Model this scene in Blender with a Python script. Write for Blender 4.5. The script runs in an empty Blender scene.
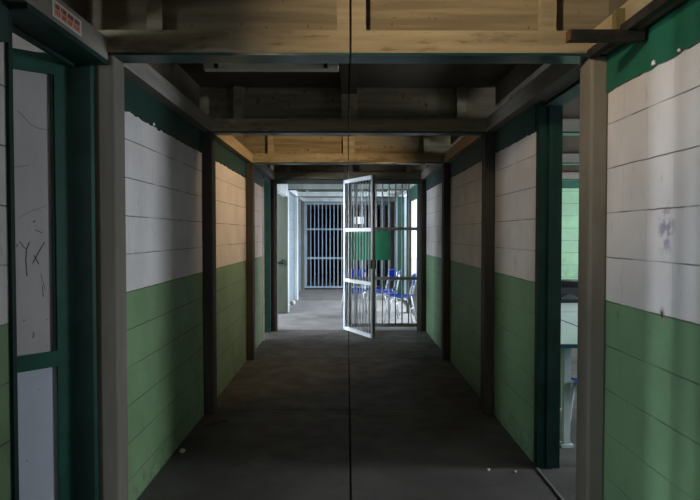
import bpy, bmesh, math, random
from mathutils import Vector, Matrix
random.seed(7)
S = bpy.context.scene
COL = S.collection
F = 600.0                      # focal length in pixels of the 700x500 frame
EYE = 1.45

# ------------------------------------------------------------------ helpers
def box(bm, x0, x1, y0, y1, z0, z1):
    v = [bm.verts.new((x, y, z)) for z in (z0, z1) for y in (y0, y1) for x in (x0, x1)]
    for f in ((0, 2, 3, 1), (4, 5, 7, 6), (0, 1, 5, 4), (2, 6, 7, 3), (0, 4, 6, 2), (1, 3, 7, 5)):
        bm.faces.new([v[i] for i in f])
    return v

def BX(*boxes):
    bm = bmesh.new()
    for b in boxes:
        box(bm, *b)
    return bm

def tube(bm, pts, r, n=8):
    pts = [Vector(p) for p in pts]
    rings = []
    for i, p in enumerate(pts):
        a = pts[max(i - 1, 0)]; b = pts[min(i + 1, len(pts) - 1)]
        t = (b - a).normalized()
        ref = Vector((0, 0, 1)) if abs(t.z) < .9 else Vector((1, 0, 0))
        u = t.cross(ref).normalized(); w = t.cross(u).normalized()
        rings.append([bm.verts.new(p + (u * math.cos(2 * math.pi * k / n) + w * math.sin(2 * math.pi * k / n)) * r) for k in range(n)])
    for A, B in zip(rings, rings[1:]):
        for k in range(n):
            bm.faces.new((A[k], A[(k + 1) % n], B[(k + 1) % n], B[k]))
    bm.faces.new(rings[0][::-1]); bm.faces.new(rings[-1])
    return bm

def wpos(o):
    p = Vector(o.location)
    while o.parent:
        o = o.parent; p += Vector(o.location)
    return p

def obj(name, bm, mat, parent=None, bevel=0, smooth=False, local=False):
    """link bm (in world coordinates, or in the parent's when local) as one mesh with its origin at its base"""
    xs = [v.co.x for v in bm.verts]; ys = [v.co.y for v in bm.verts]; zs = [v.co.z for v in bm.verts]
    c = Vector(((min(xs) + max(xs)) / 2, (min(ys) + max(ys)) / 2, min(zs)))
    bmesh.ops.translate(bm, verts=bm.verts, vec=-c)
    bmesh.ops.recalc_face_normals(bm, faces=bm.faces)
    me = bpy.data.meshes.new(name); bm.to_mesh(me); bm.free()
    if smooth:
        for p in me.polygons: p.use_smooth = True
    me.materials.append(mat)
    o = bpy.data.objects.new(name, me); COL.objects.link(o)
    if parent:
        o.parent = parent
        o.location = c if local else c - wpos(parent)
    else:
        o.location = c
    if bevel:
        m = o.modifiers.new('bevel', 'BEVEL'); m.width = bevel; m.segments = 2; m.limit_method = 'ANGLE'
    return o

def tag(o, label, cat, group=None, kind=None):
    o['label'] = label; o['category'] = cat
    if group: o['group'] = group
    if kind: o['kind'] = kind
    return o

def empty(name, loc, rz=0):
    o = bpy.data.objects.new(name, None); COL.objects.link(o)
    o.location = loc; o.rotation_euler = (0, 0, rz); o.empty_display_size = .1
    return o

def struct(name, bm, mat, label=None, cat=None, group=None, parent=None, bevel=0):
    o = obj(name, bm, mat, parent, bevel)
    if not parent: o['kind'] = 'structure'
    if label: tag(o, label, cat, group)
    return o

def dup(root, loc, rz, label):
    r = root.copy(); COL.objects.link(r); r.location = loc; r.rotation_euler = (0, 0, rz); r['label'] = label
    for ch in list(root.children):
        c = ch.copy(); COL.objects.link(c); c.parent = r
        for g in list(ch.children):
            d = g.copy(); COL.objects.link(d); d.parent = c
    return r

# ------------------------------------------------------------------ materials
class NB:
    def __init__(s, name):
        s.m = bpy.data.materials.new(name); s.m.use_nodes = True
        s.t = s.m.node_tree; s.b = s.t.nodes['Principled BSDF']
        s.pos = s.t.nodes.new('ShaderNodeNewGeometry').outputs['Position']
    def n(s, kind, **kw):
        x = s.t.nodes.new(kind)
        for k, v in kw.items(): setattr(x, k, v)
        return x
    def put(s, sock, v):
        if isinstance(v, bpy.types.NodeSocket): s.t.links.new(v, sock)
        elif v is not None: sock.default_value = v
    def math(s, op, a, b=None, c=None):
        x = s.n('ShaderNodeMath', operation=op)
        for i, v in enumerate((a, b, c)):
            if v is not None: s.put(x.inputs[i], v)
        return x.outputs[0]
    def ramp(s, v, a, b, lo=0., hi=1.):
        x = s.n('ShaderNodeMapRange', interpolation_type='SMOOTHSTEP')
        s.put(x.inputs[0], v)
        for i, q in enumerate((a, b, lo, hi)): s.put(x.inputs[i + 1], q)
        return x.outputs[0]
    def mix(s, f, a, b, blend='MIX'):
        x = s.n('ShaderNodeMix', data_type='RGBA', blend_type=blend)
        s.put(x.inputs[0], f)
        s.put(x.inputs[6], a if isinstance(a, bpy.types.NodeSocket) else (*a, 1))
        s.put(x.inputs[7], b if isinstance(b, bpy.types.NodeSocket) else (*b, 1))
        return x.outputs[2]
    def noise(s, scale, detail=4, stretch=(1, 1, 1), rough=.55):
        mp = s.n('ShaderNodeMapping'); s.put(mp.inputs[0], s.pos); mp.inputs['Scale'].default_value = stretch
        x = s.n('ShaderNodeTexNoise'); s.t.links.new(mp.outputs[0], x.inputs['Vector'])
        x.inputs['Scale'].default_value = scale; x.inputs['Detail'].default_value = detail; x.inputs['Roughness'].default_value = rough
        return x.outputs['Fac']
    def bump(s, h, strength=.3, dist=.01):
        x = s.n('ShaderNodeBump'); s.put(x.inputs['Height'], h)
        x.inputs['Strength'].default_value = strength; x.inputs['Distance'].default_value = dist
        s.t.links.new(x.outputs[0], s.b.inputs['Normal'])
    def fin(s, col, rough=.8, metal=0, spec=.3):
        s.put(s.b.inputs['Base Color'], col if isinstance(col, bpy.types.NodeSocket) else (*col, 1))
        s.put(s.b.inputs['Roughness'], rough); s.b.inputs['Metallic'].default_value = metal
        s.b.inputs['Specular IOR Level'].default_value = spec
        return s.m

def surf(name, a, b, scale=8, stretch=(1, 1, 1), rough=.8, metal=0, bumpk=.2, spec=.3, lo=.35, hi=.7, speck=None):
    q = NB(name)
    n1 = q.noise(scale, 5, stretch)
    c = q.mix(q.ramp(n1, lo, hi), a, b)
    if speck:
        n2 = q.noise(speck[1], 3)
        c = q.mix(q.ramp(n2, speck[2], speck[2] + .06), c, speck[0])
    if bumpk: q.bump(q.noise(scale * 5, 4, stretch), bumpk, .004)
    return q.fin(c, rough, metal, spec)

def block_wall(name, axis, white, green, split=1.148, stains=()):
    q = NB(name)
    sp = q.n('ShaderNodeSeparateXYZ'); q.t.links.new(q.pos, sp.inputs[0])
    u = sp.outputs[axis]; z = sp.outputs[2]
    wob = q.math('MULTIPLY', q.math('SUBTRACT', q.noise(9, 3), .5), .006)
    zz = q.math('ADD', z, wob)
    row = q.math('DIVIDE', q.math('SUBTRACT', zz, .145), .2)
    fr = q.math('FRACT', row)
    dh = q.math('MULTIPLY', q.math('MINIMUM', fr, q.math('SUBTRACT', 1., fr)), .2)
    odd = q.math('FLOORED_MODULO', q.math('FLOOR', row), 2.)
    uu = q.math('ADD', q.math('DIVIDE', q.math('SUBTRACT', q.math('ADD', u, wob), 1.965), .4), q.math('MULTIPLY', odd, .5))
    fu = q.math('FRACT', uu)
    dv = q.math('MULTIPLY', q.math('MINIMUM', fu, q.math('SUBTRACT', 1., fu)), .4)
    brk = q.ramp(q.noise(3.2, 3), .36, .56, .35, 1.)
    gh = q.math('MULTIPLY', q.ramp(dh, .0012, .0042, 1., 0.), brk)
    gv = q.math('MULTIPLY', q.ramp(dv, .0008, .003, 1., 0.), .33)
    g = q.math('MAXIMUM', gh, gv)
    edge = q.math('ADD', z, q.math('MULTIPLY', q.math('SUBTRACT', q.noise(14, 3), .5), .016))
    top = q.ramp(edge, split - .0015, split + .0015)
    W = q.mix(q.ramp(q.noise(2.6, 5), .35, .7), white, tuple(x * .84 for x in white))
    W = q.mix(q.ramp(q.noise(22, 5, (1, 1, .35)), .62, .74, 0., .45), W, (.30, .27, .25))
    G = q.mix(q.ramp(q.noise(3.1, 5), .35, .7), green, tuple(x * .78 for x in green))
    G = q.mix(q.ramp(q.noise(17, 5, (1, 1, .5)), .6, .74, 0., .4), G, tuple(x * .45 for x in green))
    c = q.mix(top, G, W)
    # scuffs in the lowest course
    c = q.mix(q.math('MULTIPLY', q.ramp(z, .22, .0), q.ramp(q.noise(12, 4), .45, .62, 0., .6)), c, (.07, .075, .06))
    for (su, sz, r0, r1, colr, k, grain) in stains:
        du = q.math('SUBTRACT', u, su); dz = q.math('MULTIPLY', q.math('SUBTRACT', z, sz), .62)
        d = q.math('SQRT', q.math('ADD', q.math('MULTIPLY', du, du), q.math('MULTIPLY', dz, dz)))
        f = q.ramp(d, r0, r1, k, 0.)
        if grain: f = q.math('MULTIPLY', f, q.ramp(q.noise(grain, 5), .42, .6))
        c = q.mix(f, c, colr)
    c = q.mix(q.math('MULTIPLY', g, .8), c, (.045, .04, .035))
    h = q.math('SUBTRACT', q.math('MULTIPLY', q.noise(60, 4), .12), g)
    q.bump(h, .55, .006)
    return q.fin(c, .62, 0, .35)

WHITE = (.56, .52, .50); GREEN = (.145, .235, .11)
M = {}
M['wall_side_left'] = block_wall('block_wall_left_paint', 1, WHITE, GREEN,
    stains=((4.55, 2.05, .0, .12, (.30, .22, .18), .8, 25), (3.5, .45, .0, .2, (.1, .2, .1), .4, 20)))
M['wall_side_right'] = block_wall('block_wall_right_paint', 1, WHITE, (.135, .24, .125),
    stains=((2.215, 1.47, .02, .085, (.20, .17, .23), .85, 22), (2.235, 1.142, .012, .03, (.20, .18, .12), .7, 0),
            (2.235, 1.148, .006, .012, (.02, .018, .015), .95, 0), (2.6, 1.10, .0, .02, (.06, .10, .06), .8, 0),
            (4.2, 1.25, .0, .05, (.2, .17, .16), .6, 30)))
M['wall_end'] = block_wall('mint_block_paint', 0, (.40, .66, .42), (.40, .66, .42))
M['wall_pale'] = block_wall('pale_block_paint', 1, (.20, .245, .28), (.18, .225, .26))
M['wall_room'] = block_wall('room_block_paint', 1, (.5, .56, .5), (.40, .60, .42))
M['wall_cross'] = block_wall('cross_block_paint', 0, (.5, .5, .48), (.34, .5, .36))
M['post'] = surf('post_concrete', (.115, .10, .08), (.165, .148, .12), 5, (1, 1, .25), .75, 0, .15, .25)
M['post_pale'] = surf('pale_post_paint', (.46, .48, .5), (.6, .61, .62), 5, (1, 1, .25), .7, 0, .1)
M['far_shade'] = surf('far_wall_shade_brown', (.05, .042, .034), (.075, .064, .052), 5, (1, 1, .25), .7, 0, .1)
q = NB('beam_formwork_concrete')
n = q.noise(3, 6, (.5, .5, 6)); n2 = q.noise(30, 5, (.25, .25, 1.4))
c = q.mix(q.ramp(n, .35, .68), (.27, .225, .15), (.185, .15, .098))
c = q.mix(q.ramp(n2, .58, .72, 0., .8), c, (.13, .085, .04))
c = q.mix(q.ramp(q.noise(7, 4), .62, .74, 0., .7), c, (.36, .32, .25))
c = q.mix(q.ramp(q.noise(4.3, 6, (.6, 1, 2.2), .7), .55, .68, 0., .6), c, (.09, .07, .045))
q.bump(n2, .2, .004)
M['beam'] = q.fin(c, .8, 0, .2)
M['beam_panel'] = surf('beam_panel_board', (.20, .165, .108), (.125, .10, .064), 4, (.35, .35, 5), .85, 0, .2, .2, speck=((.09, .06, .03), 26, .64))
M['rail_wood'] = surf('rail_concrete', (.24, .215, .185), (.175, .155, .13), 5, (.3, .3, 3), .75, 0, .15, .25)
M['rail_warm_lit'] = surf('rail_concrete_warm_lit', (.30, .24, .15), (.22, .17, .105), 5, (.3, .3, 3), .8, 0, .15, .2)  # tan copy of the rail concrete, warm lamplight put into the colour
M['ceil'] = surf('ceiling_board', (.12, .10, .075), (.075, .062, .045), 3, (1, .4, 1), .9, 0, .15, .15)
M['teal'] = surf('teal_gloss_paint', (.006, .032, .034), (.010, .05, .052), 9, (.4, 1, 1), .3, 0, .4, .35)
M['green_dark'] = surf('dark_green_paint', (.003, .022, .016), (.006, .034, .024), 6, (1, 1, 1), .6, 0, .15, .2)
M['leaf_green_lit'] = surf('leaf_green_lit_paint', (.006, .055, .038), (.010, .075, .052), 6, (1, 1, 1), .45, 0, .15, .45)  # lighter than the frame green; light on the leaf is put into it
M['board_shaded'] = surf('shaded_green_board_paint', (.004, .026, .018), (.008, .036, .025), 5, (1, .4, 1), .6, 0, .1, .3)  # darker copy of the board green with the shade put into its colour
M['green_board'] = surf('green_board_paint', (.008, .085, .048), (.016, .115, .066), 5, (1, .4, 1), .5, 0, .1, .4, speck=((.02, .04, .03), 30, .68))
q = NB('floor_concrete')
c = q.mix(q.ramp(q.noise(1.6, 6), .35, .7), (.088, .079, .070), (.055, .049, .044))
c = q.mix(q.ramp(q.noise(38, 5), .56, .7, 0., .55), c, (.07, .062, .055))
c = q.mix(q.ramp(q.noise(90, 3), .68, .74, 0., .5), c, (.3, .29, .27))
q.bump(q.noise(45, 5), .25, .004)
M['floor'] = q.fin(c, q.ramp(q.noise(5, 4), .3, .7, .55, .8), 0, .35)
M['floor_daylit'] = surf('daylit_floor_concrete', (.22, .205, .20), (.155, .145, .142), 3, (1, 1, 1), .7, 0, .2, .3, speck=((.15, .14, .13), 40, .66))  # lighter copy of the floor, daylight beyond the gate put into the colour
M['gate_pale'] = surf('pale_blue_gate_enamel', (.30, .36, .46), (.24, .29, .38), 6, (1, 1, .4), .4, 0, .1, .5)
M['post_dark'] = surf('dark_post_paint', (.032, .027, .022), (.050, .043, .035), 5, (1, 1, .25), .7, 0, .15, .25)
M['joint'] = surf('joint_dirt', (.015, .014, .012), (.02, .018, .016), 5, bumpk=0)
M['ground'] = surf('yard_concrete', (.75, .74, .72), (.68, .67, .65), 2)
M['steel_white'] = surf('white_gate_enamel', (.72, .75, .80), (.62, .65, .70), 6, (1, 1, .4), .4, 0, .1, .5, speck=((.2, .15, .12), 60, .70))
M['steel_grey'] = surf('grey_gate_enamel', (.20, .215, .215), (.15, .16, .16), 6, (1, 1, .4), .45, 0, .1, .5)
M['steel_dark'] = surf('dark_gate_enamel', (.10, .105, .10), (.07, .075, .07), 6, (1, 1, .4), .45, 0, .1, .5)
M['green_plate'] = surf('green_plate_enamel', (.012, .30, .17), (.018, .35, .20), 6, (1, 1, 1), .4, 0, .05, .45)
M['black_iron'] = surf('black_iron', (.012, .012, .012), (.03, .025, .02), 20, (1, 1, 1), .6, .3, .2, .4)
M['rust'] = surf('rusted_end', (.10, .045, .015), (.05, .03, .02), 30, (1, 1, 1), .85, 0, .2, .2)
M['bracket'] = surf('olive_bracket', (.16, .13, .06), (.10, .08, .04), 12, (1, 1, .3), .8, 0, .1, .2)
M['door_white'] = surf('door_panel_paint', (.47, .43, .43), (.40, .37, .37), 6, (1, 1, .4), .55, 0, .08, .35, speck=((.2, .18, .17), 34, .69))
M['door_blue'] = surf('door_lower_panel_paint', (.49, .50, .57), (.43, .44, .51), 6, (1, 1, .4), .5, 0, .08, .35, speck=((.28, .26, .28), 30, .69))
M['door_leaf'] = surf('grey_green_door_paint', (.10, .11, .09), (.075, .085, .068), 4, (1, 1, .3), .55, 0, .08, .35)
M['scratch'] = surf('scratch_marks', (.10, .085, .06), (.15, .12, .09), 40, bumpk=0)
M['white_enamel'] = surf('batten_enamel', (.78, .74, .62), (.68, .64, .53), 9, (1, 1, 1), .5, 0, .05, .4)
M['hole'] = surf('dark_socket', (.01, .01, .01), (.015, .015, .015), 5, bumpk=0)
M['blue'] = surf('blue_plastic', (.006, .045, .42), (.010, .06, .52), 5, (1, 1, 1), .35, 0, .05, .5)
M['chair_steel'] = surf('chair_tube_enamel', (.55, .57, .6), (.47, .49, .52), 8, (1, 1, 1), .35, .2, 0, .5)
M['table_top'] = surf('table_laminate', (.42, .50, .46), (.36, .44, .41), 5, (1, 1, 1), .4, 0, .03, .4)
M['table_edge'] = surf('navy_table_edge', (.015, .05, .09), (.02, .06, .10), 9, (1, 1, 1), .45, 0, .03, .4)
M['table_leg'] = surf('table_leg_enamel', (.50, .54, .54), (.42, .46, .46), 9, (1, 1, 1), .45, 0, .05, .4)
M['bag'] = surf('black_bag_film', (.005, .005, .008), (.010, .010, .015), 14, (1, 1, 1), .15, 0, .6, .7)
M['sticker'] = surf('sticker_pink', (.62, .36, .28), (.56, .30, .22), 20, (1, 1, 1), .5, 0, 0, .3)
M['sticker_border'] = surf('sticker_border', (.62, .72, .66), (.55, .66, .6), 20, (1, 1, 1), .5, 0, 0, .3)
M['ink_dark'] = surf('maroon_ink', (.07, .02, .025), (.09, .03, .03), 20, bumpk=0)
M['ink_orange'] = surf('orange_ink', (.45, .10, .03), (.38, .08, .03), 20, bumpk=0)
M['chip'] = surf('exposed_plaster', (.62, .58, .54), (.5, .47, .43), 20, (1, 1, 1), .9, 0, .3)
M['debris'] = surf('pale_litter', (.55, .45, .40), (.45, .38, .34), 30, (1, 1, 1), .8, 0, .3)
M['twig'] = surf('dark_twig', (.02, .016, .012), (.03, .024, .018), 30, bumpk=0)
M['threshold'] = surf('steel_threshold', (.35, .33, .30), (.22, .2, .18), 20, (1, .3, 1), .45, .5, .1, .5)
def emit(name, col, k):
    m = bpy.data.materials.new(name); m.use_nodes = True
    b = m.node_tree.nodes['Principled BSDF']
    b.inputs['Base Color'].default_value = (*col, 1); b.inputs['Emission Color'].default_value = (*col, 1)
    b.inputs['Emission Strength'].default_value = k
    return m
M['lamp_glass'] = emit('warm_lamp_glass', (1, .72, .4), 4)

# ------------------------------------------------------------------ layout
CX = .015                       # corridor axis
PL, PR = CX - 1.085, CX + 1.085 # faces of the posts and rails
WL, WR = -1.15, 1.18            # faces of the block walls
TH = .14
BAY = 2.062
def PY(k): return 2.716 + BAY * (k - 1)      # near face of the k-th pair of posts
PD = .142
ZB = 2.257                      # underside of the beams
ZR = 2.363                      # top of their bottom rails
ZC = 2.62                       # ceiling
WT = 2.095                      # top of the blockwork
RX = 5.2                        # outer walls of the side rooms
Y0, YR, YE = -5.6, 9.75, 21.5   # rear end, end of the rooms, far end

# floor: slabs with open joints over a dark bed
bm = bmesh.new(); bm2 = bmesh.new(); bm_near = bm
edges = [Y0] + [PY(k) + PD for k in range(-2, 10)] + [YE]
edges = sorted(edges)
for a, b in zip(edges, edges[1:]):
    zt = .05 if a > PY(6) else 0
    bm = bm2 if a > PY(4) else bm_near
    box(bm, WL - TH, .015, a + .004, b - .004, -.08, zt)
    box(bm, .027, WR, a + .004, b - .004, -.08, zt)
    if b < YR + .3 and a > -4:
        for x in (WR + .008, 3.2):
            box(bm, x, x + 2.0, a + .004, min(b, YR) - .004, -.08, 0)
        for x in (-RX, -3.2):
            box(bm, x, x + (1.992 if x < -4 else 1.9), a + .004, min(b, YR) - .004, -.08, 0)
box(bm2, -3.0, WL - TH - .01, PY(4) + PD, PY(5) + .3, -.08, 0)
bm = bm_near
struct('floor_beyond', bm2, M['floor_daylit'], 'concrete floor beyond the gate, coloured pale grey for the daylight on it', 'floor')
f = struct('floor', bm, M['floor'], 'grey concrete corridor floor cast in slabs with dark joints', 'floor')
struct('floor_bed', BX((-RX, RX, -4.5, YE, -.14, -.03)), M['joint'])
struct('ground', BX((-25, 25, -12, 40, -.3, -.15)), M['ground'])

# ceiling
bm = BX((-RX - .3, RX + .3, Y0 - .3, YR + .2, ZC, ZC + .12), (-1.75, 1.75, YR + .2, YE + .3, ZC, ZC + .12), (-3.3, -1.75, YR + .2, PY(5) + .6, ZC, ZC + .12))
struct('ceiling', bm, M['ceil'], 'dark board ceiling in the bays between the cross beams', 'ceiling')

for k in range(-1, 7):
    for (a, b, sd) in ((-.045, .011, 'left'), (.021, .078, 'right')):
        struct('ceiling_rib', BX((a, b, PY(k) + .091, PY(k + 1) + .011, ZC - .06, ZC)), M['ceil'])

# side walls of blocks
def side(name, xa, xb, spans, mat, label=None):
    bm = bmesh.new()
    for (a, b, z0, z1) in spans: box(bm, xa, xb, a, b, z0, z1)
    return struct(name, bm, mat, label, 'wall' if label else None)
LD = (2.04, PY(1))              # left doorway
RD = (PY(1) + PD, 3.67)         # right doorway
side('wall_left', WL - TH, WL, [(Y0, .45, 0, WT), (1.55, LD[0], 0, WT), (.45, 1.55, 2.0, WT), (PY(1) + .02, PY(4) - .75, 0, WT), (PY(4) - .03, PY(4) + PD, 0, WT)], M['wall_side_left'],  # unseen opening near the viewer, added to let light onto the right wall
     'left corridor block wall painted white above and green below')
side('wall_right', WR, WR + TH, [(Y0, RD[0], 0, WT), (RD[1] + .06, PY(4) + PD, 0, WT)], M['wall_side_right'],
     'right corridor block wall painted white above and green below')
side('wall_left_beyond', WL - TH, WL, [(PY(5), PY(7) + .1, 0, ZB), (PY(7) + .0, PY(7) + .1, 0, ZC)], M['wall_pale'], 'pale blue wall left of the corridor beyond the gate')
side('wall_right_beyond', WR, WR + TH, [(PY(6) + .01, PY(6) + PD, 0, ZB), (14.3, PY(7) + .1, 0, ZC)], M['wall_pale'], 'pale wall right of the corridor beyond the gate')
struct('wall_far', BX((WL - TH, WL, PY(7) + .1, YE - .1, 0, ZC), (WR, WR + TH, PY(7) + .1, YE - .1, 0, ZC), (WL - TH, .215, YE - .1, YE, 0, ZC), (.62, WR + TH, YE - .1, YE, 0, ZC), (.215, .62, YE - .1, YE, 0, 1.79), (.215, .62, YE - .1, YE, 2.08, ZC)), M['far_shade'])  # dark brown puts the shade behind the far gate into the wall colour
# rooms at both sides
def outer(name, x0, x1):
    bm = BX((x0, x1, -4, YR + .14, 0, .95), (x0, x1, -4, YR + .14, 2.25, ZC))
    for k in range(-2, 5): box(bm, x0, x1, PY(k) - .1, PY(k) + .35, .95, 2.25)
    struct(name, bm, M['wall_room'])
outer('wall_outer_right', RX, RX + .14)
outer('wall_outer_left', -RX - .14, -RX)
struct('wall_room_right', BX((WR + TH, RX, YR, YR + .14, 0, ZC)), M['wall_end'], 'light green block wall seen through the right doorway', 'wall')
struct('trim_1', BX((WR + TH, RX, YR - .03, YR, 2.19, 2.40)), M['green_board'], 'dark green band along top of the light green room wall', 'trim')
struct('wall_room_left', BX((-RX, WL - TH, PY(4) + PD, PY(4) + PD + .14, 0, ZC)), M['wall_cross'])
struct('wall_back', BX((-RX, WL - TH, -4.14, -4, 0, ZC), (WR + TH, RX, -4.14, -4, 0, ZC)), M['wall_cross'])
struct('wall_side_yard', BX((-3.1, -3.0, PY(4) + PD + .14, PY(5) + .5, 0, ZC), (-3.0, WL - TH, PY(5) + .36, PY(5) + .5, 0, ZC)), M['wall_cross'])

# window in the far end wall
w = struct('window_1', BX((.215, .62, YE - .08, YE - .04, 1.79, 1.81), (.215, .62, YE - .08, YE - .04, 2.06, 2.08), (.215, .235, YE - .08, YE - .04, 1.81, 2.06),
    (.60, .62, YE - .08, YE - .04, 1.81, 2.06), (.335, .385, YE - .08, YE - .04, 1.81, 2.06)), M['steel_dark'], 'small bright window in the dark wall behind the far gate', 'window')

# posts
ordw = {1: 'nearest', 2: 'second', 3: 'third', 4: 'fourth', 5: 'fifth', 6: 'sixth', 7: 'seventh'}
for k in range(-2, 9):
    y = PY(k)
    for s, side_name in ((-1, 'left'), (1, 'right')):
        xa, xb = (WL - .001, PL + (.023 if k == 1 else 0)) if s < 0 else (PR, WR + .001)
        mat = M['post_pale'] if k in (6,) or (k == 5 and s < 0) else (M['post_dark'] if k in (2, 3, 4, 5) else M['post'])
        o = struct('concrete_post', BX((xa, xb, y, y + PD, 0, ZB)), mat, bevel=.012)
        if k == 1: tag(o, f'{"pale grey" if s<0 else "brown grey"} square concrete post nearest the viewer, beside the {side_name} doorway', 'post')
        elif 2 <= k <= 4: tag(o, f'{ordw[k]} dark brown concrete post along the {side_name} wall' + (', carrying the gate frame' if k == 4 else ''), 'post')
        elif k in (5, 6, 7): tag(o, f'{ordw[k]} post on the {side_name} side, seen beyond the open gate', 'post')
        if k > 0: o['group'] = 'corridor posts'

# cross beams: bottom rail, stiles and recessed panel, one pair of halves per bay
def beam(y, xa, xb, stiles, mat, pmat, label=None, strip=True):
    bm = BX((xa, xb, y, y + .13, ZB + .006, ZR))
    for (a, b) in stiles: box(bm, a, b, y + .012, y + .07, ZR, ZC - .001)
    o = struct('ceiling_beam', bm, mat, label, 'beam' if label else None, 'ceiling beams across the corridor' if label else None)
    p = obj('panel', BX((xa, xb, y + .055, y + .09, ZR - .01, ZC)), pmat, o)
    if strip: obj('underside_strip', BX((xa, xb, y - .002, y + .127, ZB - .006, ZB + .006)), M['teal'], o)
    return o
for k in range(-2, 10):
    y = PY(k)
    lab = lambda sd: (f'{sd} half of the {"nearest" if k == 1 else ordw[k]} ceiling beam, tan with recessed panels' if 1 <= k <= 3 else
                      (f'{sd} half of the {ordw[k]} ceiling beam, ' + ('over the open gate' if k == 4 else 'beyond the gate') if 4 <= k <= 7 else None))
    x1 = -1.26; x2 = 1.30
    bmat, pmat = (M['beam'], M['beam_panel']) if k < 5 or k > 7 else (M['post_pale'], M['rail_wood'])  # far beams paler: the light on them from below is put into the colour
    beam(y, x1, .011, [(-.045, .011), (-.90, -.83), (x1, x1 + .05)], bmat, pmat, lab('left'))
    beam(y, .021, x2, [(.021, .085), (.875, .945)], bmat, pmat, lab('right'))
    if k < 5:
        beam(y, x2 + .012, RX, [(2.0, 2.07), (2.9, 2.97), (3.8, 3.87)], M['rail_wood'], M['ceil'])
        beam(y, -RX, x1 - .012, [(-2.3, -2.23), (-3.3, -3.23), (-4.2, -4.13)], M['rail_wood'], M['ceil'])

# edge rails on top of the posts, purlins above them, and green boards over the blockwork
tn = [1]
def trim(bm, mat, label):
    tn[0] += 1
    return struct(f'trim_{tn[0]}', bm, mat, label, 'trim')
def jag_board(xa, xb, ya, yb, zt, zb, amp):
    bm = bmesh.new()
    n = max(4, int((yb - ya) / .035))
    rows = []
    for i in range(n + 1):
        y = ya + (yb - ya) * i / n
        z = zb + random.uniform(-amp, amp) * (2.2 if random.random() < .12 else 1)
        rows.append([bm.verts.new(c) for c in ((xa, y, zt), (xb, y, zt), (xb, y, z), (xa, y, z))])
    for A, B in zip(rows, rows[1:]):
        for k in range(4): bm.faces.new((A[k], A[(k + 1) % 4], B[(k + 1) % 4], B[k]))
    bm.faces.new(rows[0]); bm.faces.new(rows[-1][::-1])
    return bm
where = {0: 'before the nearest beam', 1: 'between the nearest and second beams', 2: 'between the second and third beams', 3: 'between the third beam and the gate',
         4: 'just beyond the gate', 5: 'well beyond the gate', 6: 'in front of the far gate'}
for k in range(-3, 9):
    a, b = PY(k) + .131, PY(k + 1) - .003
    for s, sn in ((-1, 'left'), (1, 'right')):
        xa, xb = (PL - .10, PL) if s < 0 else (PR, PR + .10)
        mat = M['rail_warm_lit'] if (k == 2 or (s > 0 and k == 0)) else (M['post_pale'] if k >= 4 else M['rail_wood'])
        lowr = s < 0 and k == 0
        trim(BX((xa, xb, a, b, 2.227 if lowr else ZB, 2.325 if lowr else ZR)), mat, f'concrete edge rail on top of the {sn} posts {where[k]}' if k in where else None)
        xa, xb = (-1.24, -1.19) if s < 0 else (1.20, 1.25)
        if k < 4: trim(BX((xa, xb, a, b, ZC - .09, ZC - .03)), M['teal'], f'teal purlin under the ceiling over the {sn} wall {where[k]}' if k in (1, 2) else None)
        if k < 4:
            xa, xb = (-1.19, -1.165) if s < 0 else (1.175, 1.20)
            trim(BX((xa, xb, a, b, ZR if s < 0 or k not in (1, 2) else 2.465, ZC)), M['ceil'], None)
        # green board
        if k <= 3:
            xa, xb = (WL - .035, WL + .012) if s < 0 else (WR - .012, WR + .035)
            ya, yb = PY(k) + PD, PY(k + 1)
            if s < 0 and k == 0: yb = LD[0]
            if s > 0 and k == 1: ya = RD[1] + .07
            if s < 0 and k == 3: yb = PY(4) - .75
            trim(jag_board(xa, xb, ya, yb, ZB, WT - .006, .004 if s > 0 else .006), M['green_board'] if (s > 0 and k < 1) else M['board_shaded'], f'dark green board over the {sn} wall {where[k]}' if k in where else None)
trim(BX((PL - .09, PL - .005, PY(4) + .131, PY(5) - .003, 2.13, ZB)), M['post_pale'], 'pale lintel under the left rail just beyond the gate')
trim(BX((PR + .04, PR + .10, PY(4) + PD, PY(5), 2.05, ZB)), M['green_board'], 'green board over the bright right opening just beyond the gate')
trim(BX((PR - .001, WR + .06, PY(6) - .04, PY(6) - .001, 0, ZB)), M['green_dark'], 'dark green jamb of the bright opening beyond the gate on the right')

# plaster chips along the wall tops
def chip_at(x, y, z, r):
    bm = bmesh.new(); bmesh.ops.create_icosphere(bm, subdivisions=1, radius=r)
    for v in bm.verts: v.co *= random.uniform(.6, 1.2); v.co.x *= .35; v.co.z *= .7
    bmesh.ops.translate(bm, verts=bm.verts, vec=(x, y, z)); return bm
for (x, y, z, r, lab) in ((WR - .016, 2.29, WT + .004, .020, 'white plaster chip on the green board over the near right wall'),
                          (WL + .016, 3.55, WT + .0, .018, 'white plaster chip above the left wall beside the nearest post'),
                          (WR - .016, 2.116, WT - .002, .012, 'tiny plaster chip over the near right wall, closest to the viewer')):
    tag(obj('plaster_chip', chip_at(x, y, z, r), M['chip']), lab, 'chip', 'plaster chips')

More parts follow.
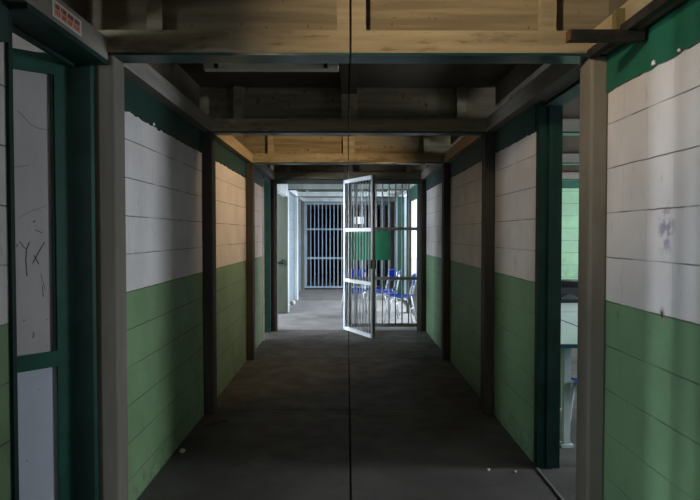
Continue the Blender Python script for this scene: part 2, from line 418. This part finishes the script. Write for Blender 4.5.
# ------------------------------------------------------------------ left doorway and its open leaf
jx = -1.232
fr = struct('door_1', BX((jx, WL + .015, PY(1) - .012, PY(1), 0, 2.225), (jx, WL + .012, LD[0], LD[0] + .025, 0, 2.225), (jx - .005, PL - .002, LD[0], PY(1) - .002, 2.206, 2.226),
    (jx, jx + .02, LD[0], PY(1), 2.192, 2.206)), M['green_dark'], 'dark green steel frame of the near left doorway', 'door frame')
obj('frame_bead', BX((WL + .005, WL + .019, PY(1) - .016, PY(1) - .008, 0, 2.2)), M['leaf_green_lit'], fr)
HX, HY = -1.236, PY(1) + .012
ang = math.radians(46)          # leaf swings into the room
leaf = empty('door_2', (HX, HY, 0)); leaf['kind'] = 'structure'
tag(leaf, 'open green framed door with scratched white panels in the near left doorway', 'door')
def lb(w0, w1, t0, t1, z0, z1, shear=-.022):
    """box in the leaf's own frame: w away from the hinge, t through it; the leaf has sagged a little"""
    d = Vector((-math.sin(ang), -math.cos(ang), 0)); nrm = Vector((math.cos(ang), -math.sin(ang), 0))
    bm = bmesh.new(); vs = box(bm, w0, w1, t0, t1, z0, z1)
    for v in vs:
        w, t, z = v.co
        v.co = d * w + nrm * t + Vector((0, 0, z + shear * w * (1 if z > .2 else 0)))
    return bm
LW = .84
def leaf_part(name, w0, w1, z0, z1, t0, t1, mat, parent=leaf): return obj(name, lb(w0, w1, t0, t1, z0, z1), mat, parent, local=(parent is leaf))
leaf_part('stile', 0, .085, .01, 2.235, -.02, .02, M['leaf_green_lit'])
leaf_part('stile', LW - .085, LW, .01, 2.235, -.02, .02, M['leaf_green_lit'])
leaf_part('rail', .085, LW - .085, 2.15, 2.235, -.02, .02, M['leaf_green_lit'])
leaf_part('rail', .085, LW - .085, .865, .935, -.02, .02, M['leaf_green_lit'])
leaf_part('rail', .085, LW - .085, .01, .10, -.02, .02, M['leaf_green_lit'])
up = leaf_part('upper_panel', .085, LW - .085, .935, 2.15, -.006, .006, M['door_white'])
up['label'] = 'pinkish white upper panel with scratches'
lo = leaf_part('lower_panel', .085, LW - .085, .10, .865, -.006, .006, M['door_blue'])
lo['label'] = 'bluish white lower panel'
leaf_part('bead', .085, .098, .935, 2.15, .006, .016, M['green_dark'])
# scratches on the upper panel, drawn in its plane
def leaf_pt(px, py):
    """the point of the leaf's face a little in front of the panel under this spot of the photograph, in the leaf's frame"""
    k = (px - 347) / F
    w = (-k * HY + HX + .0) / (math.sin(ang) - k * math.cos(ang))
    Y = HY - w * math.cos(ang)
    return w, EYE + (234 - py) * Y / F
def scr(pts, r=.0022):
    d = Vector((-math.sin(ang), -math.cos(ang), 0)); nrm = Vector((math.cos(ang), -math.sin(ang), 0))
    P = []
    for (px, py) in pts:
        w, z = leaf_pt(px, py); P.append(d * w + nrm * .0062 + Vector((0, 0, z)))
    return P
sb = bmesh.new()
for pts, r in (([(20, 112), (26, 118), (33, 126), (40, 129), (49, 131)], .002), ([(20, 241), (24, 247), (27, 249), (26, 260), (27, 276)], .003),
               ([(30, 242), (27, 249)], .003), ([(45, 242), (40, 250), (33, 263)], .003), ([(34, 255), (39, 264)], .003), ([(17, 247), (18, 244)], .003),
               ([(36, 230), (43, 233)], .0025), ([(34, 222), (36, 221)], .004), ([(42, 285), (43, 297)], .002), ([(20, 218), (30, 212), (47, 206)], .0012),
               ([(14, 168), (30, 166)], .0018), ([(31, 333), (34, 333)], .003), ([(33, 334), (32, 338)], .003), ([(41, 274), (45, 290)], .0015)):
    tube(sb, scr(pts), r * .65, 6)
obj('scratch_marks', sb, M['scratch'], leaf, local=True)

# open doorway in the left wall before the gate
d3 = struct('door_3', BX((WL - .13, WL + .02, PY(4) - .75, PY(4) - .70, 0, ZB - .01), (WL - .13, WL + .02, PY(4) - .08, PY(4) - .021, 0, ZB - .01), (WL - .13, WL + .02, PY(4) - .70, PY(4) - .08, ZB - .06, ZB - .01)), M['green_dark'],
    'dark green frame of the doorway in the left wall just before the gate', 'door frame')
obj('edge_bead', BX((WL + .0, WL + .024, PY(4) - .762, PY(4) - .75, 0, 2.2)), M['steel_white'], d3)

# right doorway: dark green jamb and threshold
fr = struct('door_4', BX((WR - .004, WR + TH - .005, RD[1], RD[1] + .07, 0, ZB), (WR + .02, WR + TH - .01, RD[0], RD[1], ZB - .03, ZB - .003), (WR + .03, WR + TH, RD[0], RD[0] + .03, 0, ZB)), M['green_dark'],
    'dark green steel frame of the right doorway', 'door frame')
obj('jamb_stop', BX((WR + .05, WR + .085, RD[1] - .012, RD[1], 0, ZB - .03)), M['green_dark'], fr)
struct('threshold', BX((WR - .012, WR + .002, RD[0], RD[1], -.02, .007)), M['threshold'], 'worn metal threshold strip in the right doorway', 'threshold')

# door leaf standing open beyond the gate
d5 = empty('door_5', (PL - .10, PY(5) - .03, 0)); d5['kind'] = 'structure'
tag(d5, 'grey green door leaf with dark handle standing open beyond the gate, left', 'door')
obj('leaf', BX((PL - .83, PL - .03, PY(5) - .05, PY(5) - .01, .01, 2.25)), M['door_leaf'], d5)
obj('leaf_edge', BX((PL - .03, PL - .018, PY(5) - .055, PY(5) - .008, .01, 2.25)), M['door_leaf'], d5)
hb = bmesh.new(); yh = PY(5) - .10
tube(hb, [(-1.29, yh, .915), (-1.22, yh, .935), (-1.16, yh, .93)], .02, 8); tube(hb, [(-1.21, yh, .93), (-1.17, yh, .985), (-1.13, yh, .96), (-1.145, yh, .92)], .016, 8)
tube(hb, [(-1.20, yh, .93), (-1.20, yh + .06, .93)], .02, 8)
obj('handle', hb, M['green_dark'], d5)

# ------------------------------------------------------------------ gates
def vbar(x0, x1, y0, y1, z0, z1): return BX((x0, x1, y0, y1, z0, z1))
GY = 8.965
g = tag(empty('barred_grille', (.55, GY, 0)), 'fixed steel bar grille with green plate, right half of the gateway', 'grille')
obj('head', vbar(PL, PR, GY - .025, GY + .025, 2.195, 2.255), M['steel_dark'], g)
obj('jamb', vbar(PR - .055, PR, GY - .03, GY + .03, 0, 2.195), M['steel_grey'], g)
obj('jamb', vbar(PL, PL + .03, GY - .03, GY + .03, 0, 2.195), M['steel_dark'], g)
obj('center_post', vbar(.015, .06, GY - .02, GY + .03, 0, 2.195), M['steel_grey'], g)
for (z0, z1) in ((1.505, 1.55), (.765, .81), (.06, .11)):
    obj('rail', vbar(.06, PR - .055, GY - .02, GY + .02, z0, z1), M['steel_grey'], g)
first = None
for i in range(10):
    x = .135 + i * .0985
    if x > PR - .08: break
    if first is None:
        first = obj('bar', tube(bmesh.new(), [(x, GY, .11), (x, GY, 2.195)], .011, 12), M['steel_white'], g, smooth=True)
    else:
        o = first.copy(); COL.objects.link(o); o.parent = g; o.location.x = first.location.x + i * .0985
p = obj('cover_plate', vbar(.045, .648, GY - .026, GY - .0201, 1.06, 1.50), M['green_plate'], g); p['label'] = 'green sheet metal plate'
for x in (.07, .62):
    for z in (1.08, 1.47): obj('rivet', BX((x, x + .012, GY - .030, GY - .026, z, z + .012)), M['steel_dark'], p)

# open leaf, hinged near the middle of the gateway and swung towards the viewer
LA = math.atan2(.41, .85)
g = tag(empty('gate_leaf', (-.035, GY - .04, 0), -math.pi / 2 + LA), 'white steel bar gate leaf standing open towards the viewer', 'gate')
GW, z0, z1 = .915, .03, 2.245
def gp(name, w0, w1, za, zb, mat, t=.018, parent=None): return obj(name, BX((w0, w1, -t, t, za, zb)), mat, g, local=True)
gp('stile', 0, .05, z0, z1, M['steel_white'], .022)
o = gp('stile', GW - .05, GW, z0, z1, M['steel_grey'], .022)
lk = obj('lock_box', BX((GW - .075, GW - .01, -.04, .04, .98, 1.10)), M['black_iron'], g, local=True)
obj('bolt', BX((GW - .10, GW + .03, -.055, -.04, 1.03, 1.05)), M['black_iron'], lk, local=True).location -= Vector(lk.location)
for (a, b) in ((z1 - .05, z1), (1.485, 1.535), (.745, .795), (z0, z0 + .05)): gp('rail', .05, GW - .05, a, b, M['steel_white'])
first = None
for i in range(8):
    x = .05 + (GW - .10) * (i + 1) / 9
    if first is None: first = obj('bar', tube(bmesh.new(), [(x, 0, z0 + .05), (x, 0, z1 - .05)], .0058, 12), M['steel_white'], g, smooth=True, local=True); x0_ = x
    else:
        o = first.copy(); COL.objects.link(o); o.parent = g; o.location.x = first.location.x + x - x0_
for z in (.35, 1.9):
    hb = bmesh.new(); tube(hb, [(-.012, .0, z), (-.012, .0, z + .09)], .014, 10); obj('hinge', hb, M['steel_grey'], g, local=True)

# far gate across the whole corridor
FY = PY(7)
g = tag(empty('far_gate', (CX, FY + .05, .05)), 'closed pale blue bar gate at the far end of the corridor', 'gate')
for (a, b) in ((PL, PL + .06), (PR - .06, PR)): obj('stile', BX((a, b, FY + .02, FY + .07, .09, 2.245)), M['gate_pale'], g)
for (a, b) in ((2.19, 2.245), (1.55, 1.59), (.82, .865), (.09, .135)): obj('rail', BX((PL + .06, PR - .06, FY + .02, FY + .06, a, b)), M['gate_pale'], g)
first = None
for i in range(20):
    x = PL + .06 + (PR - PL - .12) * (i + 1) / 21
    if first is None: first = obj('bar', BX((x - .011, x + .011, FY + .03, FY + .055, .135, 2.19)), M['gate_pale'], g); x0_ = x
    else:
        o = first.copy(); COL.objects.link(o); o.parent = g; o.location.x = first.location.x + x - x0_

# ------------------------------------------------------------------ chairs
def make_chair(label):
    t = tag(empty('school_chair', (0, 0, 0)), label, 'chair', 'blue plastic school chairs')
    def shell(pts, hw, th, taper=1.):
        bm = bmesh.new(); n = 8; rows = []
        for i, (y, z) in enumerate(pts):
            row = []
            for j in range(n + 1):
                u = -1 + 2 * j / n
                w = hw * (1 - .12 * (abs(i - (len(pts) - 1) / 2) / ((len(pts) - 1) / 2)) ** 3)
                row.append(bm.verts.new((u * w, y + .0, z + .018 * u * u)))
            rows.append(row)
        for A, B in zip(rows, rows[1:]):
            for j in range(n): bm.faces.new((A[j], A[j + 1], B[j + 1], B[j]))
        r = bmesh.ops.solidify(bm, geom=bm.faces[:], thickness=th)
        return bm
    obj('seat', shell([(.21, .425), (.19, .44), (.10, .437), (0, .432), (-.10, .432), (-.17, .44), (-.20, .455)], .20, .016), M['blue'], t, smooth=True, local=True)
    bm = bmesh.new(); n = 8; rows = []
    for i, (y, z) in enumerate([(-.205, .60), (-.215, .64), (-.23, .72), (-.243, .79), (-.25, .82)]):
        w = .19 * (1 - .10 * (abs(i - 2) / 2) ** 3)
        rows.append([bm.verts.new((w * (-1 + 2 * j / n), y - .025 * (1 - (-1 + 2 * j / n) ** 2) + .01, z)) for j in range(n + 1)])
    for A, B in zip(rows, rows[1:]):
        for j in range(n): bm.faces.new((A[j], A[j + 1], B[j + 1], B[j]))
    bmesh.ops.solidify(bm, geom=bm.faces[:], thickness=.014)
    obj('backrest', bm, M['blue'], t, smooth=True, local=True)
    for s in (-1, 1):
        bm = bmesh.new(); tube(bm, [(s * .17, .17, .425), (s * .185, .19, .25), (s * .20, .215, .012)], .0125, 8); obj('leg', bm, M['chair_steel'], t, smooth=True, local=True)
        bm = bmesh.new(); tube(bm, [(s * .17, -.15, .425), (s * .185, -.19, .25), (s * .20, -.24, .012)], .0125, 8); obj('leg', bm, M['chair_steel'], t, smooth=True, local=True)
        bm = bmesh.new(); tube(bm, [(s * .165, .17, .42), (s * .165, -.14, .415), (s * .165, -.185, .47), (s * .165, -.215, .62), (s * .165, -.235, .76)], .0125, 8)
        obj('back_frame', bm, M['chair_steel'], t, smooth=True, local=True)
    bm = bmesh.new(); tube(bm, [(-.187, -.19, .24), (.187, -.19, .24)], .009, 6); obj('stretcher', bm, M['chair_steel'], t, smooth=True, local=True)
    return t
R = math.radians
c0 = make_chair('blue school chair nearest the right post behind the fixed grille')
c0.location = (.86, 9.72, 0); c0.rotation_euler = (0, 0, R(75))
dup(c0, (.66, 10.35, 0), R(82), 'blue school chair in the middle of the row behind the fixed grille')
dup(c0, (.13, 10.55, 0), R(172), 'blue school chair seen through the bars of the open gate leaf')
dup(c0, (.62, 10.98, 0), R(60), 'blue school chair farthest back behind the fixed grille')
dup(c0, (1.735, 3.93, 0), R(0), 'blue school chair tucked under the table beyond the right doorway')

# ------------------------------------------------------------------ tables in the right room
def table(x0, x1, y0, y1, label, legs):
    z = .715
    t = tag(empty('classroom_table', ((x0 + x1) / 2, (y0 + y1) / 2, 0)), label, 'table', 'pale tables in the right room')
    obj('tabletop', BX((x0 + .008, x1 - .008, y0 + .008, y1 - .008, z - .026, z)), M['table_top'], t)
    o = obj('edge_band', BX((x0, x1, y0, y0 + .008, z - .028, z - .002), (x0, x1, y1 - .008, y1, z - .028, z - .002), (x0, x0 + .008, y0 + .008, y1 - .008, z - .028, z - .002), (x1 - .008, x1, y0 + .008, y1 - .008, z - .028, z - .002)), M['table_edge'], t)
    for (x, y) in legs:
        lg = obj('leg', BX((x - .022, x + .022, y - .022, y + .022, .02, z - .026)), M['table_leg'], t)
        obj('foot', BX((x - .04, x + .04, y - .04, y + .04, 0, .02)), M['table_leg'], lg)
table(1.40, 1.832, 3.98, 5.63, 'pale grey green table nearest the right doorway, on a square steel leg', [(1.497, 4.06), (1.497, 5.55), (1.78, 5.55), (1.78, 4.9)])
table(1.838, 2.95, 3.98, 5.63, 'pale table side by side behind the nearest one in the right room', [(2.85, 4.06), (2.85, 5.55), (2.2, 5.55), (2.3, 4.06)])
table(1.62, 2.95, 5.64, 6.75, 'pale table farther inside the right room carrying the black bag', [(1.7, 5.72), (2.87, 5.72), (1.7, 6.67), (2.87, 6.67)])
bm = bmesh.new(); bmesh.ops.create_icosphere(bm, subdivisions=3, radius=1)
from mathutils import noise as mnoise
for v in bm.verts:
    d = v.co.normalized()
    d = Vector([math.copysign(abs(c) ** .62, c) for c in d])
    k = 1 + .10 * mnoise.noise(d * 2.2) + .09 * (1 - 2 * abs(mnoise.noise(d * 4.5))) + .05 * (1 - 2 * abs(mnoise.noise(d * 10)))
    v.co = Vector((d.x * .36 * k, d.y * .18 * k, max(-.105, d.z * .125 * k)))
bmesh.ops.translate(bm, verts=bm.verts, vec=(2.37, 6.53, .715 + .1055))
tag(obj('plastic_bag', bm, M['bag']), 'crumpled shiny black plastic bag lying on the far table in right room', 'bag')

# ------------------------------------------------------------------ small things
# batten light body without a tube
zb = ZC - .03
b = tag(empty('light_batten', (-.50, 4.0, zb - .05)), 'unlit white light batten without tube, under ceiling behind the nearest beam', 'light fitting')
obj('body', BX((-.945, -.055, 3.985, 4.045, zb - .058, zb - .001)), M['white_enamel'], b, bevel=.006)
for x in (-.75, -.25): obj('spacer', BX((x - .03, x + .03, 4.0, 4.03, zb - .001, ZC - .001)), M['white_enamel'], b)
for x in (-.86, -.14):
    so = obj('tube_socket', BX((x - .012, x + .012, 3.965, 3.985, zb - .05, zb - .012)), M['hole'], b)
    so['label'] = 'black tube socket'
# sticker on the left rail
sy0, sy1 = 2.06, 2.365
sy0 = 600 * 1.07 / (347 - 56); sy1 = 600 * 1.07 / (347 - 84)
st = tag(obj('sticker', BX((PL, PL + .002, sy0, sy1, 2.243, 2.305)), M['sticker_border']), 'pink sticker with two rows of small lettering on the left edge rail', 'sticker')
obj('print_field', BX((PL + .002, PL + .0026, sy0 + .008, sy1 - .008, 2.249, 2.299)), M['sticker'], st)
for (zz0, zz1, mat, words) in ((2.277, 2.294, 'ink_dark', (3, 4, 4, 4)), (2.254, 2.271, 'ink_orange', (3, 3, 3, 4))):
    bm = bmesh.new(); y = sy0 + .018
    L = (sy1 - sy0 - .036); u = L / (sum(words) + len(words) - 1)
    for wd in words:
        for i in range(wd):
            a = y + u * .12; e = y + u * .84; h = zz1 - zz0; X0, X1 = PL + .0026, PL + .0030
            k = random.randrange(3)
            box(bm, X0, X1, a, a + u * .25, zz0, zz1)
            if k != 1: box(bm, X0, X1, e - u * .25, e, zz0, zz1)
            if k != 0: box(bm, X0, X1, a + u * .25, e, zz1 - h * .25, zz1)
            box(bm, X0, X1, a + u * .25, e - u * .25, zz0 + h * .4, zz0 + h * .6)
            y += u
        y += u
    obj('lettering', bm, M[mat], st)

# black iron angle along the near right rail with a projecting bar and a bracket
yb_ = 2.33
ai = tag(empty('iron_bar', (PR, yb_, ZB - .03)), 'black iron angle with projecting rusty bar under the near right edge rail', 'iron bar')
obj('angle_strip', BX((PR - .02, PR + .012, -.2, PY(1) - .003, ZB - .02, ZB + .004), (PR - .02, PR - .014, -.2, PY(1) - .003, ZB + .004, ZB + .018)), M['black_iron'], ai)
ab = obj('projecting_bar', BX((.865, PR + .05, yb_, yb_ + .04, ZB - .058, ZB - .018)), M['black_iron'], ai)
e_ = obj('bar_end', BX((.858, .865, yb_, yb_ + .04, ZB - .058, ZB - .018)), M['rust'], ab); e_['label'] = 'rusty brown cut end'
obj('bracket', BX((PR - .035, PR - .001, yb_ + .06, yb_ + .10, ZB - .018, ZB + .085)), M['bracket'], ai)

# litter on the floor
def pebble(x, y, r, lab):
    bm = bmesh.new(); bmesh.ops.create_icosphere(bm, subdivisions=2, radius=r)
    for v in bm.verts: v.co *= random.uniform(.75, 1.15); v.co.z = max(v.co.z * .8, -r * .5)
    bmesh.ops.translate(bm, verts=bm.verts, vec=(x, y, r * .5))
    tag(obj('litter_scrap', bm, M['debris']), lab, 'litter', 'pale scraps on the floor')
def onfloor(px, py): d = F * EYE / (py - 234); return (px - 347) * d / F, d
for (px, py, r, lab) in ((181, 454, .021, 'pinkish scrap on the floor beside the left green wall'), (490, 473, .012, 'small white scrap on the floor in front of the right doorway, further from the jamb'),
                         (517, 475, .010, 'small white scrap on the floor closest to the right door jamb')):
    x, y = onfloor(px, py); pebble(x, y, r, lab)
x, y = onfloor(215, 426)
bm = bmesh.new(); tube(bm, [(x - .06, y - .04, .008), (x, y, .008), (x + .03, y + .05, .008), (x + .08, y + .07, .008)], .006, 6)
tag(obj('twig', bm, M['twig']), 'dark twig on the floor beside the second left post', 'twig')
x, y = onfloor(290.5, 301)
bm = bmesh.new(); bmesh.ops.create_uvsphere(bm, u_segments=12, v_segments=8, radius=.05); bmesh.ops.translate(bm, verts=bm.verts, vec=(-1.10, 12.2, .05))
tag(obj('round_stone', bm, M['debris'], smooth=True), 'pale round stone by the left wall beyond the gate', 'stone')

# warm bulkhead lamps under the ceiling
def lamp(x, y, lab, aim, power, size, spread=150, col=(1, .70, .38)):
    t = tag(empty('bulkhead_lamp', (x, y, ZC - .07)), lab, 'lamp')
    obj('base', BX((x - .09, x + .09, y - .06, y + .06, ZC - .025, ZC - .001)), M['white_enamel'], t)
    bm = bmesh.new(); bmesh.ops.create_uvsphere(bm, u_segments=16, v_segments=10, radius=.05)
    for v in bm.verts: v.co = Vector((v.co.x * 1.4, v.co.y, v.co.z * .8)) + Vector((x, y, ZC - .062))
    obj('globe', bm, M['lamp_glass'], t, smooth=True)
    area('lamp_light', (x, y, ZC - .12), aim, size, size, power, col, spread)
def area(name, loc, target, sx, sy, power, col, spread=180):
    l = bpy.data.lights.new(name, 'AREA'); l.shape = 'RECTANGLE'; l.size = sx; l.size_y = sy; l.energy = power; l.color = col
    l.spread = math.radians(spread)
    o = bpy.data.objects.new(name, l); COL.objects.link(o); o.location = loc
    o.rotation_euler = (Vector(target) - Vector(loc)).to_track_quat('-Z', 'Y').to_euler()
    return o
lamp(.62, PY(2) + .45, 'warm ceiling lamp behind the second beam', (-1.2, 6.7, 1.75), 23, .1, 115)
lamp(-.70, 1.2, 'warm ceiling lamp above the viewer', (.75, 2.8, 2.5), 9, .12, 70, (1, .8, .53))
lamp(.2, PY(7) + 1.0, 'warm ceiling lamp behind the far gate', (0, PY(8), 2.3), 2, .1, 170, (1, .6, .3))

# daylight through the windows of the rooms, the corridor ends and the openings beyond the gate
SKY = (.80, .90, 1.0)
for (y, ty, w, p, sp) in ((.6, .6, 1.2, 40, 120), (3.60, 3.5, .55, 54, 110), (3.2, 3.1, .3, 22, 110), (5.9, 5.9, 1.4, 90, 120), (7.7, 8.6, 1.3, 85, 170)):
    area('window_daylight', (RX + .1, y, 1.6), (0, ty, .7), w, 1.25, p, SKY, sp)
for (y, ty, w, p, sp) in ((1.90, 2.0, .10, 36, 100), (2.17, 2.1, .10, 22, 100), (-.95, 1.0, .9, 95, 120), (5.9, 5.9, 1.4, 20, 120), (8.7, 8.5, .5, 130, 120), (6.7, 8.3, .6, 250, 120)):  # the one behind the viewer is added to brighten the near right wall
    area('window_daylight', (-RX - .1, y, 1.6), (0, ty, 1.0), w, 1.25, p, SKY, sp)
area('rear_daylight', (0, Y0 + .2, 1.4), (0, 3, 1.3), 2.0, 2.0, 5, (1, .96, .92))
area('yard_daylight', (3.2, 11.7, 2.2), (0, 11.7, .6), 3.2, 2.2, 560, SKY)
area('yard_daylight', (-2.6, 10.0, 1.7), (0, 10.0, .7), 1.2, 1.4, 90, SKY)

# world
W = bpy.data.worlds.new('sky'); S.world = W; W.use_nodes = True
bg = W.node_tree.nodes['Background']; bg.inputs[0].default_value = (.85, .93, 1, 1); bg.inputs[1].default_value = 1.6

# camera
cam = bpy.data.cameras.new('camera'); cam.sensor_width = 36; cam.lens = 36 * F / 700; cam.clip_start = .05
co = bpy.data.objects.new('camera', cam); COL.objects.link(co)
co.location = (0, 0, EYE); co.rotation_euler = (math.pi / 2 - math.atan(16 / F), 0, -math.atan(3 / F))
S.camera = co

S.view_settings.view_transform = 'Standard'; S.view_settings.look = 'None'; S.view_settings.gamma = 1
S.view_settings.use_curve_mapping = False; S.view_settings.exposure = 0
S.cycles.use_denoising = True
S.cycles.max_bounces = 10; S.cycles.diffuse_bounces = 6; S.cycles.sample_clamp_indirect = 6
